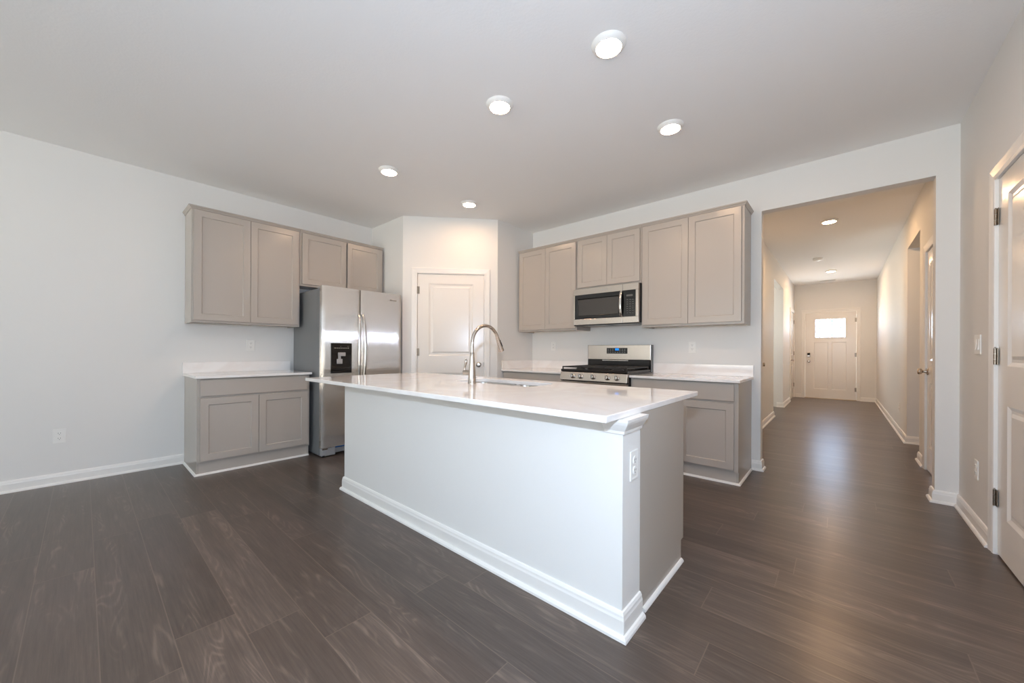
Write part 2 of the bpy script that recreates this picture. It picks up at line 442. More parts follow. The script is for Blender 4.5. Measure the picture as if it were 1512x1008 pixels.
# baseboards: ogee board plus quarter round shoe
BASE = [(0, 0), (0.028, 0), (0.027, 0.009), (0.021, 0.017), (0.014, 0.019), (0.014, 0.064), (0.0115, 0.072), (0.0105, 0.080), (0.006, 0.089), (0, 0.091)]
def baseboard(side, paths, label):
    bm = bmesh.new()
    for p in paths: sweep(bm, BASE, p)
    return structure('baseboard_'+side, bm, TRIM, label, 'baseboard')
baseboard('left', [[(0, YR), (0, -3.487)]], 'white baseboard along the long left wall')
baseboard('back_pier', [[(4.153, 0), (XP0, 0), (XP0, WT), (HL, WT), (HL, 1.375)]], 'white baseboard wrapping the wall end beside the right base cabinet')
baseboard('right_pier', [[(HR, 0.225), (HR, WT), (XP1, WT), (XP1, 0), (XR, 0), (XR, -D_R[0]+0.075)], [(XR, -D_R[1]-0.075), (XR, YR)]], 'white baseboard wrapping the right corner of the hall opening')
baseboard('hall_left', [[(HL, 2.295), (HL, 3.67), (HL-0.1, 3.67)], [(HL-0.1, 5.08), (HL, 5.08), (HL, 6.385)]], 'white baseboard along the left side of the hall')
baseboard('hall_right', [[(HL+0.03, HE), (4.058, HE)], [(5.126, HE), (HR, HE), (HR, 2.45), (HR+0.6, 2.45)], [(HR+0.6, 1.50), (HR, 1.50), (HR, 1.163)]], 'white baseboard along the right side of the hall')
diag = lambda s, o=0.0: (PX+dv.x/DL*s+dv.y/DL*o, PS+dv.y/DL*s-dv.x/DL*o)
baseboard('pantry', [[(0.85-0.103+0.0, PS), diag(0.098)], [diag(1.072), (PB, PY), (PB, -0.60)]], 'white baseboard below the angled pantry wall')

# ------------------------------------------------------------------ doors
CAS = [(0, 0), (0, 0.011), (0.010, 0.014), (0.018, 0.012), (0.040, 0.015), (0.056, 0.018), (0.064, 0.016), (0.066, 0)]
def casing(x0, x1, ztop, name='casing'):
    """three-sided mitred casing round an opening, on the local y=0 wall plane, standing out to -Y"""
    bm = bmesh.new(); pts = [(x0, 0.0), (x0, ztop), (x1, ztop), (x1, 0.0)]
    dirs = [(-1, 0), (-1, 1), (1, 1), (1, 0)]
    rings = [[bm.verts.new((px+dx*o, -y, pz+dz*o)) for o, y in CAS] for (px, pz), (dx, dz) in zip(pts, dirs)]
    k = len(CAS)
    for a, b in zip(rings, rings[1:]):
        for j in range(k): bm.faces.new((a[j], a[(j+1) % k], b[(j+1) % k], b[j]))
    bm.faces.new(rings[0]); bm.faces.new(rings[-1])
    return bm

PANEL = [(0.012, 0.006), (0.020, 0.009), (0.034, 0.009), (0.052, 0.003), (0.060, 0.003)]
def knob(parent, x, z, yface, m=NICKEL):
    bm = bmesh.new()
    lathe(bm, [(0, 0), (0.033, 0), (0.033, 0.004), (0.027, 0.010), (0.013, 0.013), (0.010, 0.030), (0.013, 0.036), (0.024, 0.042), (0.028, 0.052), (0.027, 0.062), (0.019, 0.070), (0, 0.072)], 24, place((x, yface, z), (0, -1, 0)))
    return obj('door_knob', bm, m, parent, smooth=35, label='satin nickel door knob')
def hinge(parent, x, z, y):
    bm = bmesh.new()
    for k in range(3): lathe(bm, [(0, 0), (0.0062, 0), (0.0062, 0.028), (0, 0.028)], 12, Matrix.Translation((x, y, z-0.045+k*0.030)))
    lathe(bm, [(0, 0), (0.004, 0), (0.003, 0.006), (0, 0.007)], 12, Matrix.Translation((x, y, z+0.044)))
    box(bm, x-0.026, x+0.026, y+0.004, y+0.0065, z-0.045, z+0.045)
    return obj('hinge', bm, BRONZE, parent, smooth=35, label='satin nickel hinge')
def interior_door(n, label, loc, rot, x0, w, hinge_left=True, h=2.032, panels=((0.135, 1.025, 1.915), (0.135, 0.215, 0.815))):
    """leaf from local x0, wall plane y=0"""
    t = thing('door_%d' % n, label, 'door', loc, rot, None, 'structure')
    x1 = x0+w
    obj('casing', casing(x0-0.008, x1+0.008, h+0.018), TRIM, t)
    jb = B((x0-0.012, x0-0.003, -0.0105, 0.06, 0, h+0.022), (x1+0.003, x1+0.012, -0.0105, 0.06, 0, h+0.022), (x0-0.012, x1+0.012, -0.0105, 0.06, h+0.013, h+0.022))
    obj('jamb', jb, TRIM, t)
    leaf = obj('door_leaf', slab(w, h, 0.035, [(p[0], w-p[0], p[1], p[2]) for p in panels], PANEL, x0, 0.010, 0.004), DOORP, t)
    hx = x0-0.0015 if hinge_left else x1+0.0015
    for z in (0.31, 1.08, 1.84): hinge(t, hx, z, -0.007)
    knob(t, x1-0.062 if hinge_left else x0+0.062, 0.925, 0.004)
    kx = x1 if hinge_left else x0
    obj('latch_plate', B((kx-0.004, kx+0.004, -0.0035, 0.0, 0.90, 0.955)), BRONZE, t)
    return t
interior_door(1, 'white two-panel pantry door in the angled corner wall', (PX, PS, 0), DROT, 0.179, 0.812, True)
interior_door(2, 'white two-panel door nearest the camera beside the light switch', (XR, 0, 0), RIGHT, D_R[0], D_R[1]-D_R[0], True, panels=((0.150, 1.02, 1.915), (0.150, 0.22, 0.815)))
interior_door(3, 'white two-panel door in the right hall wall just past the opening', (HR, 1.090, 0), RIGHT, 0.0, 0.79, False, panels=((0.13, 1.02, 1.915), (0.13, 0.22, 0.815)))
interior_door(4, 'white door in the left hall wall just past the opening', (HL, 1.455, 0), LEFT, 0.0, 0.762, True)
interior_door(5, 'white door at the far end of the left hall wall', (HL, 6.465, 0), LEFT, 0.0, 0.88, False)
# hinge side of the far left door is towards the front door

# front door
t = thing('door_6', 'white front door with a small bright window at the end of the hall', 'door', (4.134, HE, 0), 0, None, 'structure')
w = 0.916
obj('casing', casing(-0.01, w+0.01, 2.062), TRIM, t)
obj('jamb', B((-0.0125, -0.003, -0.0105, 0.12, 0, 2.066), (w+0.003, w+0.0125, -0.0105, 0.12, 0, 2.066), (-0.0125, w+0.0125, -0.0105, 0.12, 2.054, 2.066), (-0.003, 0.012, 0.054, 0.07, 0.014, 2.054), (w-0.012, w+0.003, 0.054, 0.07, 0.014, 2.054), (0.012, w-0.012, 0.054, 0.07, 2.036, 2.054), (0.012, w-0.012, 0.054, 0.07, 0.014, 0.03)), TRIM, t)
obj('threshold', B((-0.012, w+0.012, -0.03, 0.12, 0, 0.014)), THRESH, t, bevel=0.004, label='tan metal threshold')
wx0, wx1, wz0, wz1 = 0.176, 0.744, 1.43, 1.885
leaf = slab(w, 2.032, 0.044, [(0.165, 0.425, 0.21, 1.33), (0.49, 0.75, 0.21, 1.33), (wx0, wx1, wz0, wz1)], [(0.010, 0.007), (0.018, 0.007)], 0, 0.018, 0.008)
# cut the window opening: drop the panel faces inside the window ring
ins = 0.018
dead = [f for f in leaf.faces if all(wx0+ins-0.002 <= v.co.x <= wx1-ins+0.002 and wz0+0.018+ins-0.002 <= v.co.z <= wz1+0.018-ins+0.002 for v in f.verts)]
bmesh.ops.delete(leaf, geom=dead, context='FACES')
back = [f for f in leaf.faces if all(abs(v.co.y-0.052) < 1e-4 for v in f.verts)]
bmesh.ops.delete(leaf, geom=back, context='FACES')
obj('door_leaf', leaf, DOORP, t)
fr = B((wx0-0.014, wx1+0.014, -0.004, 0.05, wz0+0.002, wz0+0.030), (wx0-0.014, wx1+0.014, -0.004, 0.05, wz1+0.008, wz1+0.034), (wx0-0.014, wx0+0.016, -0.004, 0.05, wz0+0.03, wz1+0.008), (wx1-0.016, wx1+0.014, -0.004, 0.05, wz0+0.03, wz1+0.008))
wf = obj('window_frame', fr, DOORP, t, bevel=0.004)
gx0, gx1, gz0, gz1 = wx0+0.016, wx1-0.016, wz0+0.03, wz1+0.008
obj('glass', B((gx0, gx1, 0.022, 0.026, gz0, gz1)), TEXGLASS, wf)
cb = bmesh.new()
gw, gh = gx1-gx0, gz1-gz0
for fx in (0.14, 0.46, 0.56, 0.86): box(cb, gx0+gw*fx-0.008, gx0+gw*fx+0.008, 0.017, 0.022, gz0, gz1)
for fz in (0.12, 0.88): box(cb, gx0, gx1, 0.017, 0.022, gz0+gh*fz-0.005, gz0+gh*fz+0.005)
for fx in (0.14, 0.86): box(cb, gx0+gw*fx-0.03, gx0+gw*fx+0.03, 0.017, 0.022, gz0+gh*0.5-0.004, gz0+gh*0.5+0.004)
for fx, fz in ((0.14, 0.5), (0.86, 0.5), (0.51, 0.2), (0.51, 0.8), (0.14, 0.82), (0.86, 0.82)):
    box(cb, gx0+gw*fx-0.009, gx0+gw*fx+0.009, 0.016, 0.022, gz0+gh*fz-0.013, gz0+gh*fz+0.013)
obj('leading', cb, CAME, wf, label='dark leaded strips on the glass')
lk = obj('keypad_lock', B((0.033, 0.098, -0.020, 0.008, 0.985, 1.095)), NICKEL, t, bevel=0.008, label='nickel deadbolt with black keypad')
obj('keypad', B((0.040, 0.091, -0.0225, -0.0195, 1.035, 1.090)), BLACKG, lk)
knob(t, 0.066, 0.885, 0.008)
for z in (0.25, 1.05, 1.85): hinge(t, w+0.0015, z, -0.007)

# rear windows (source of the daylight)
def rear_window(n, loc, rot, a, b, c, d, label, mull):
    """frame set in a wall 0.12 thick; local -Y is outdoors"""
    t = thing('window_%d' % n, label, 'window', loc, rot, None, 'structure')
    f = 0.05
    bx = [(a, a+f, -0.10, 0.0, c, d), (b-f, b, -0.10, 0.0, c, d), (a+f, b-f, -0.10, 0.0, c, c+f), (a+f, b-f, -0.10, 0.0, d-f, d)]
    for k in range(1, mull): x = a+(b-a)*k/mull; bx.append((x-0.03, x+0.03, -0.10, 0.0, c+f, d-f))
    obj('window_frame', B(*bx), TRIM, t)
    obj('glass', B((a+0.03, b-0.03, -0.055, -0.05, c+0.03, d-0.03)), GLASS, t)
rear_window(1, (0, YR, 0), 0, *REAR[0], 'white framed sliding glass door in the rear wall', 2)
rear_window(2, (0, YR, 0), 0, *REAR[1], 'white framed double window in the rear wall', 2)
rear_window(3, (2.65, 0, 0), RIGHT, -4.9, -4.0, 0.9, 2.2, 'unseen white framed window added to light the side passage left of the hall', 1)  # unseen window, added so daylight brightens the left hall opening

# ------------------------------------------------------------------ cabinets
SH = [(0.0015, 0.004), (0.004, 0.008), (0.006, 0.0085)]
def cab_door(parent, x0, x1, z0, z1, yf, name='cabinet_door', rail=0.058):
    return obj(name, slab(x1-x0, z1-z0, 0.0195, [(rail, x1-x0-rail, rail, z1-z0-rail)], SH, x0, z0, yf), CAB, parent, bevel=0.0014)
def drawer_front(parent, x0, x1, z0, z1, yf):
    return obj('drawer_front', B((x0, x1, yf, yf+0.0195, z0, z1)), CAB, parent, bevel=0.0025)

UB, UT, UD = 1.349, 2.417, 0.318
def wall_cabinet(label, loc, rot, w, zb, splits, ends=(False, False), group='greige wall cabinets'):
    """splits: door x pairs in local units"""
    t = thing('wall_cabinet', label, 'cabinet', loc, rot, group)
    st = 0.0015
    bm = B((st, w-st, -UD+0.019, -0.002, zb+0.012, UT-0.018))             # carcass, recessed underside below
    box(bm, st, st+0.016, -UD+0.019, -0.002, zb, zb+0.012); box(bm, w-st-0.016, w-st, -UD+0.019, -0.002, zb, zb+0.012)
    obj('carcass', bm, CAB, t)
    fr = B((st, w-st, -UD, -UD+0.019, zb, zb+0.036), (st, w-st, -UD, -UD+0.019, UT-0.056, UT-0.018), (st, st+0.036, -UD, -UD+0.019, zb+0.036, UT-0.056), (w-st-0.036, w-st, -UD, -UD+0.019, zb+0.036, UT-0.056))
    obj('face_frame', fr, CAB, t)
    for a, b in splits: cab_door(t, a, b, zb+0.021, UT-0.036, -UD-0.0205)
    # slim top moulding
    path = []
    if ends[0]: path += [(st, -0.002)]
    path += [(st, -UD), (w-st, -UD)]
    if ends[1]: path += [(w-st, -0.002)]
    prof = [(0, UT-0.030), (0.006, UT-0.028), (0.010, UT-0.018), (0.020, UT-0.008), (0.021, UT), (0, UT)]
    obj('top_moulding', sweep(bmesh.new(), prof, path), CAB, t)
    return t
yl0, yl1, yl2 = -3.487, -2.5735, -1.588
wall_cabinet('tall greige two-door wall cabinet left of the refrigerator', (0, yl0, 0), LEFT, yl1-yl0, UB, [(0.016, 0.4545), (0.4575, yl1-yl0-0.020)], (True, False))
wc = wall_cabinet('short greige two-door wall cabinet above the refrigerator', (0, yl1, 0), LEFT, yl2-yl1, 1.802, [(0.020, 0.503), (0.520, yl2-yl1-0.026)])
xa, xb_, xc, xd = 1.554, 2.447, 3.221, 4.140
wall_cabinet('tall greige two-door wall cabinet beside the pantry corner', (xa, 0, 0), 0, xb_-xa, UB, [(0.022, 0.443), (0.446, xb_-xa-0.010)])
wall_cabinet('short greige two-door wall cabinet above the microwave', (xb_, 0, 0), 0, xc-xb_, 1.812, [(0.016, 0.386), (0.389, xc-xb_-0.016)])
wall_cabinet('tall greige two-door wall cabinet right of the microwave near the hall', (xc, 0, 0), 0, xd-xc, UB, [(0.014, 0.456), (0.459, xd-xc-0.022)], (False, True))
# filler strip between the first cabinet and the pantry stub wall
CT, CTH = 0.867, 0.022
CB = CT-CTH
def base_cabinet(label, loc, rot, w, doors, drawers, ends=(False, False), group='greige base cabinets'):
    t = thing('base_cabinet', label, 'cabinet', loc, rot, group)
    s = 0.001
    obj('carcass', B((s, w-s, -0.583, -0.002, 0.105, CB), (s, s+0.018, -0.583, -0.002, 0, 0.105), (w-s-0.018, w-s, -0.583, -0.002, 0, 0.105)), CAB, t)
    fr = B((s, w-s, -0.602, -0.583, 0.105, 0.130), (s, w-s, -0.602, -0.583, CB-0.025, CB), (s, w-s, -0.602, -0.583, 0.665, 0.700), (s, s+0.036, -0.602, -0.583, 0.13, 0.665), (w-s-0.036, w-s, -0.602, -0.583, 0.13, 0.665), (s, s+0.036, -0.602, -0.583, 0.70, CB-0.025), (w-s-0.036, w-s, -0.602, -0.583, 0.70, CB-0.025))
    obj('face_frame', fr, CAB, t)
    obj('toe_kick', B((s+0.018, w-s-0.018, -0.583, -0.565, 0, 0.105)), CABTOE, t)
    shoe = [(0, 0), (0.014, 0), (0.0135, 0.006), (0.010, 0.012), (0.005, 0.0155), (0, 0.017)]
    path = ([(s, -0.03)] if ends[0] else []) + [(s, -0.583), (w-s, -0.583)] + ([(w-s, -0.03)] if ends[1] else [])
    obj('shoe_moulding', sweep(bmesh.new(), shoe, path), TRIM, t, label='pale shoe moulding on the floor')
    for a, b in doors: cab_door(t, a, b, 0.126, 0.672, -0.6225)
    for a, b in drawers: drawer_front(t, a, b, 0.690, 0.832, -0.6225)
    return t
base_cabinet('greige base cabinet with wide drawer left of the refrigerator', (0, yl0, 0), LEFT, 0.912, [(0.022, 0.4545), (0.4575, 0.890)], [(0.022, 0.890)], (True, False))
RX0, RX1 = 2.458, 3.229
base_cabinet('greige base cabinet between the pantry corner and the range', (PB+0.004, 0, 0), 0, RX0-PB-0.008, [(0.022, 0.454), (0.457, RX0-PB-0.03)], [(0.022, RX0-PB-0.03)])
base_cabinet('greige base cabinet with wide drawer right of the range', (RX1+0.004, 0, 0), 0, 4.150-RX1-0.004, [(0.022, 0.4575), (0.4605, 4.150-RX1-0.035)], [(0.022, 4.150-RX1-0.035)], (False, True))

def counter(label, loc, rot, w, x0=0.0, side=None):
    t = thing('countertop', label, 'countertop', loc, rot, 'white quartz countertops on the walls')
    obj('slab', B((x0, w, -0.644, -0.001, CB+0.0002, CT)), QUARTZ, t, bevel=0.003)
    obj('backsplash', B((x0, w, -0.021, -0.001, CT+0.0002, CT+0.106)), QUARTZ, t, bevel=0.002)
    if side: obj('side_splash', B((x0+0.001, x0+0.020, -0.640, -0.0215, CT+0.0002, CT+0.106)), QUARTZ, t, bevel=0.002)
    return t
counter('white quartz countertop left of the refrigerator', (0, yl0, 0), LEFT, 0.923, -0.015)
counter('white quartz countertop between the pantry corner and the range', (PB, 0, 0), 0, RX0-PB-0.003, 0.002, True)
counter('white quartz countertop right of the range with a free end', (RX1+0.003, 0, 0), 0, 4.166-RX1-0.003)

# ------------------------------------------------------------------ island
IX0, IX1, IY0, IY1 = 1.423, 4.150, -2.915, -1.775
WX0, WX1, WY0, WY1 = 1.829, 4.147, -2.770, -2.605
ITH = 0.026; IB = CT-ITH
isl = thing('kitchen_island', 'white island half wall with baseboard in front of the kitchen', 'kitchen island', (0, 0, 0))
obj('half_wall', B((WX0, WX1, WY0, WY1, 0, IB-0.0005)), WALL, isl)
IBASE = [(o, z*1.12) for o, z in BASE]
obj('baseboard', sweep(bmesh.new(), IBASE, [(WX0, WY1), (WX0, WY0), (WX1, WY0), (WX1, WY1)]), TRIM, isl, label='white baseboard with shoe moulding')
CRN = [(0, IB-0.062), (0.008, IB-0.062), (0.010, IB-0.050), (0.018, IB-0.040), (0.030, IB-0.022), (0.034, IB-0.012), (0.036, IB-0.001), (0, IB-0.001)]
obj('top_moulding', sweep(bmesh.new(), CRN, [(WX1-0.075, WY0), (WX1, WY0), (WX1, WY1)]), TRIM, isl, label='white cove moulding under the countertop')
ic = thing('island_cabinet', 'greige base cabinet behind the white island half wall', 'cabinet', (WX1, WY1+0.001, 0), 0, 'greige base cabinets')
cw = WX1-WX0
dep = 0.575
obj('end_panel', B((-0.018, 0.0, 0, dep-0.035, 0, 0.11), (-0.018, 0.0, 0, dep, 0.11, IB-0.0005)), CAB, ic)
obj('end_panel', B((-cw, -cw+0.018, 0, dep-0.035, 0, 0.11), (-cw, -cw+0.018, 0, dep, 0.11, IB-0.0005)), CAB, ic)
SX0, SX1, SY0, SY1 = 2.53, 3.27, -2.262, -1.93
cx = lambda x: x-WX1
obj('carcass', B((-cw+0.018, -0.018, 0, dep-0.019, 0.11, 0.128), (-cw+0.018, -0.018, 0, 0.012, 0.128, IB-0.001), (cx(SX0)-0.10, cx(SX0)-0.082, 0.012, dep-0.019, 0.128, IB-0.001), (cx(SX1)+0.082, cx(SX1)+0.10, 0.012, dep-0.019, 0.128, IB-0.001)), CAB, ic)
obj('face_frame', B((-cw+0.018, -0.018, dep-0.019, dep, 0.11, 0.14), (-cw+0.018, -0.018, dep-0.019, dep, IB-0.03, IB-0.001), *[(x, x+0.04, dep-0.019, dep, 0.14, IB-0.03) for x in (-cw+0.018, -1.74, -0.95, -0.058)]), CAB, ic)
obj('toe_kick', B((-cw+0.018, -0.018, dep-0.055, dep-0.035, 0, 0.11)), CABTOE, ic)
xs = [-cw+0.01, -cw+0.60, -1.34, -0.94, -0.48, -0.006]
for a, b in zip(xs, xs[1:]):
    d = slab(b-a-0.004, 0.55, 0.0195, [(0.058, b-a-0.062, 0.058, 0.492)], SH, 0, 0, 0)
    bmesh.ops.transform(d, matrix=Matrix.Translation((b-0.002, dep+0.0205, 0.125)) @ Matrix.Rotation(math.pi, 4, 'Z'), verts=d.verts)
    obj('cabinet_door', d, CAB, ic, bevel=0.0014)
    obj('drawer_front', B((a+0.002, b-0.002, dep+0.001, dep+0.0205, 0.685, 0.825)), CAB, ic, bevel=0.002)
obj('shoe_moulding', sweep(bmesh.new(), [(0, 0), (0.014, 0), (0.0135, 0.006), (0.010, 0.012), (0.005, 0.0155), (0, 0.017)], [(0.0, 0.029), (0.0, dep-0.033)]), TRIM, ic, label='pale shoe moulding on the floor')

# island countertop with the sink cut out
ct = thing('countertop', 'long white quartz countertop on the island around the sink', 'countertop', (0, 0, 0))
bm = bmesh.new()
hole = rrect(SX0, SX1, SY0, SY1, 0.065, 8)
outer = [(IX0, IY0), (IX1, IY0), (IX1, IY1), (IX0, IY1)]
for z in (CT, IB):
    ov = [bm.verts.new((x, y, z)) for x, y in outer]; hv = [bm.verts.new((x, y, z)) for x, y in hole]
    es = [bm.edges.new((ov[k], ov[(k+1) % 4])) for k in range(4)] + [bm.edges.new((hv[k], hv[(k+1) % len(hv)])) for k in range(len(hv))]
    bmesh.ops.triangle_fill(bm, edges=es, use_beauty=True)
    if z == CT: top = (ov, hv)
    else:
        for A, Bv in ((top[0], ov), (top[1], hv)):
            for k in range(len(A)): bm.faces.new((A[k], A[(k+1) % len(A)], Bv[(k+1) % len(A)], Bv[k]))
obj('slab', bm, QUARTZ, ct, bevel=0.0035)
# undermount double sink
sk = thing('kitchen_sink', 'stainless undermount double bowl sink set in the island countertop', 'sink', (0, 0, 0))
mid = 2.945
def bowl(x0, x1, y0, y1, depth):
    bm = bmesh.new(); n = 6; rings = []
    for ins, z, r in ((-0.018, IB-0.001, 0.075), (0.0, IB-0.001, 0.060), (0.004, IB-0.02, 0.058), (0.010, IB-depth+0.03, 0.055), (0.022, IB-depth+0.006, 0.045), (0.05, IB-depth, 0.03)):
        rings.append([bm.verts.new((x, y, z)) for x, y in rrect(x0+ins, x1-ins, y0+ins, y1-ins, r, n)])
    for a, b in zip(rings, rings[1:]):
        for k in range(len(a)): bm.faces.new((a[k], a[(k+1) % len(a)], b[(k+1) % len(a)], b[k]))
    bm.faces.new(rings[-1])
    return bm
for a, b in ((SX0-0.004, mid-0.019), (mid+0.019, SX1+0.004)):
    bo = obj('bowl', bowl(a, b, SY0-0.004, SY1+0.004, 0.20), SINKM, sk, smooth=40)
    obj('drain', lathe(bmesh.new(), [(0, 0.0), (0.025, 0.0), (0.043, 0.004), (0.045, 0.002), (0.045, -0.001), (0, -0.001)], 24, Matrix.Translation(((a+b)/2, (SY0+SY1)/2, IB-0.199))), STEELP, bo, smooth=40)

# faucet
fx, fy = 2.84, -2.345
fa = thing('kitchen_faucet', 'brushed nickel gooseneck pull-down faucet standing behind the sink', 'faucet', (fx, fy, CT))
obj('faucet_body', lathe(bmesh.new(), [(0, 0), (0.0295, 0), (0.0295, 0.006), (0.0275, 0.010), (0.0265, 0.045), (0.0245, 0.085), (0.0205, 0.140), (0.0165, 0.190), (0.0148, 0.216), (0.0135, 0.218), (0, 0.218)], 32), NICKEL, fa, smooth=40)
r = 0.132; zc = 0.280
pts = [(0, 0, 0.217), (0, 0, 0.25), (0, 0, zc)] + [(0, r-r*math.cos(R(a)), zc+r*math.sin(R(a))) for a in range(8, 161, 8)]
obj('spout', tube(bmesh.new(), pts, 0.0122, 18), NICKEL, fa, smooth=60)
p1 = Vector(pts[-1]); dr = (Vector(pts[-1])-Vector(pts[-2])).normalized()
hd = obj('spray_head', lathe(bmesh.new(), [(0, -0.002), (0.0135, -0.002), (0.0140, 0.012), (0.0150, 0.035), (0.0190, 0.075), (0.0225, 0.098), (0.0225, 0.104), (0.0190, 0.107), (0, 0.107)], 28, place(p1, dr)), NICKEL, fa, smooth=40)
side = Vector((1, 0, 0)); front = side.cross(dr).normalized()
if front.y < 0: front = -front
bt = bmesh.new()
face = (front*0.4 + side*0.9).normalized()
for s0, s1, ww in ((0.018, 0.032, 0.0045), (0.036, 0.070, 0.0065)):
    for k in range(1):
        c0 = p1+dr*s0+face*(0.0142); c1 = p1+dr*s1+face*(0.0165 if s1 > 0.05 else 0.0146)
        tube(bt, [c0-dr*0.001, c0, c1, c1+dr*0.001], [0.001, ww, ww, 0.001], 12)
obj('spray_button', bt, RUBBER, hd, smooth=50, label='dark spray button')
hb = bmesh.new()
lathe(hb, [(0, 0.015), (0.0175, 0.015), (0.0175, 0.056), (0.0165, 0.060), (0.0170, 0.062), (0.0170, 0.080), (0.014, 0.085), (0, 0.085)], 24, place((0, 0, 0.078), (-1, 0, 0)))
tube(hb, [(-0.072, 0, 0.085), (-0.078, 0, 0.105), (-0.072, 0.0, 0.128), (-0.064, 0, 0.148), (-0.063, 0, 0.164), (-0.067, 0, 0.172)], [0.006, 0.0068, 0.0078, 0.0088, 0.0080, 0.003], 14, 1.0, (0, 1, 0))
obj('lever_handle', hb, NICKEL, fa, smooth=50)

# ------------------------------------------------------------------ refrigerator (local: x along +Y of room, front at -y)
FW = 0.916
fr = thing('refrigerator', 'stainless side-by-side refrigerator with ice dispenser beside the pantry corner', 'refrigerator', (0, -2.541, 0), LEFT)
obj('cabinet', B((0.006, FW-0.006, -0.752, -0.03, 0.012, 1.735)), GREYM, fr, bevel=0.006, label='grey textured cabinet sides')
obj('side_groove', B((0.0045, 0.006, -0.70, -0.16, 1.28, 1.70)), GREYM, fr, bevel=0.0007)
def fridge_door(x0, x1, z0, z1, name):
    bm = bmesh.new(); n = 20; pr = []
    wd = x1-x0
    for k in range(n+1):
        u = k/n; e = min(u, 1-u)*wd
        y = -0.822 - 0.006*math.sin(math.pi*u)
        if e < 0.012: y += 0.012-math.sqrt(max(0, 0.012**2-(0.012-e)**2))
        pr.append((x0+u*wd, y))
    pr = [(x0, -0.765)] + [(x0, -0.808)] + [(x0+0.003, -0.8155)] + pr[1:-1] + [(x1-0.003, -0.8155), (x1, -0.808), (x1, -0.765)]
    lo = [bm.verts.new((x, y, z0)) for x, y in pr]; hi = [bm.verts.new((x, y, z1)) for x, y in pr]
    k = len(pr)
    for j in range(k): bm.faces.new((lo[j], lo[(j+1) % k], hi[(j+1) % k], hi[j]))
    bm.faces.new(lo); bm.faces.new(hi)
    return bm
gap = 0.405
dl = obj('freezer_door', fridge_door(0.0, gap-0.004, 0.098, 1.757, 'l'), STEEL, fr, smooth=35)
drr = obj('refrigerator_door', fridge_door(gap+0.004, FW, 0.098, 1.757, 'r'), STEEL, fr, smooth=35)
obj('door_gasket', B((0.008, gap-0.012, -0.766, -0.751, 0.11, 1.73), (gap+0.012, FW-0.008, -0.766, -0.751, 0.11, 1.73)), RUBBER, fr)
for x, par in ((gap-0.034, dl), (gap+0.034, drr)):
    bm = bmesh.new(); pts = []
    for k in range(25):
        u = k/24; z = 0.66+u*0.83
        bow = 0.052*math.sin(math.pi*min(1, max(0, u)))**0.45 if 0 < u < 1 else 0
        pts.append((x + (0.012 if x < gap else -0.012)*(1-math.sin(math.pi*u)), -0.826-bow, z))
    tube(bm, pts, [0.010]*2+[0.0135]*21+[0.010]*2, 14, 1.15, (1, 0, 0))
    obj('door_handle', bm, STEELP, par, smooth=60, label='bowed vertical steel handle')
# dispenser
dx0, dx1, dz0, dz1 = 0.087, 0.307, 0.857, 1.172
ds = obj('ice_dispenser', B((dx0, dx1, -0.8315, -0.826, dz0, dz0+0.018), (dx0, dx1, -0.8315, -0.826, 1.055, dz1), (dx0, dx0+0.014, -0.8315, -0.826, dz0+0.018, 1.055), (dx1-0.014, dx1, -0.8315, -0.826, dz0+0.018, 1.055), (dx0+0.01, dx1-0.01, -0.8302, -0.8245, dz0+0.01, 1.06)), BLACKG, dl, bevel=0.002, label='black ice and water dispenser')
obj('dispenser_spout', B((0.158, 0.232, -0.850, -0.828, 1.036, 1.074)), GREYP, ds, bevel=0.004, label='grey spout block')
bm = bmesh.new(); box(bm, 0.142, 0.202, -0.845, -0.838, 0.955, 1.006); box(bm, 0.160, 0.186, -0.843, -0.830, 1.006, 1.0355)
obj('dispenser_paddle', bm, GREYP, ds, bevel=0.003, label='grey paddle')
obj('drip_tray', B((dx0+0.02, dx1-0.02, -0.840, -0.828, dz0+0.008, dz0+0.020)), BLACK, ds, bevel=0.002)
bm = bmesh.new()
for k in range(7): box(bm, 0.122+k*0.023, 0.122+k*0.023+0.014, -0.8322, -0.8312, 1.117, 1.122)
box(bm, 0.185, 0.189, -0.8322, -0.8312, 1.134, 1.138); box(bm, 0.262, 0.267, -0.8322, -0.8312, 1.134, 1.139)
obj('control_marks', bm, MARK, ds, label='row of small grey control marks')
bm = bmesh.new()
for k, ww in enumerate((0.016, 0.005, 0.005, 0.004, 0.006, 0.004, 0.008, 0.007, 0.007, 0.004)): box(bm, 0.762+k*0.0085, 0.762+k*0.0085+min(ww, 0.007), -0.8275, -0.8235, 1.676, 1.676+(0.012 if k in (0, 1, 5, 9) else 0.008))
obj('badge', bm, BRONZE, drr, label='small raised wordmark badge')
obj('base_grille', B((0.012, 0.15, -0.80, -0.70, 0.010, 0.092), (0.15, FW-0.15, -0.765, -0.70, 0.020, 0.075), (FW-0.15, FW-0.012, -0.80, -0.70, 0.010, 0.092)), GREYP, fr, bevel=0.004, label='grey base grille')
obj('protective_film', B((0.15, FW-0.15, -0.792, -0.766, 0.076, 0.097)), BLUEF, fr, bevel=0.002, label='blue protective film strip')
for x in (0.03, FW-0.03): obj('roller_foot', lathe(bmesh.new(), [(0, -0.012), (0.012, -0.012), (0.012, 0.012), (0, 0.012)], 16, place((x, -0.79, 0.0125), (1, 0, 0))), RUBBER, fr, smooth=40)
for x in (0.05, FW-0.05): obj('lower_hinge', B((x-0.035, x+0.02, -0.808, -0.76, 0.075, 0.0975)), STEELP, fr, bevel=0.003)
for x in (0.06, FW-0.06): obj('hinge_cover', B((x-0.045, x+0.045, -0.80, -0.68, 1.7355, 1.752)), GREYP, fr, bevel=0.006)

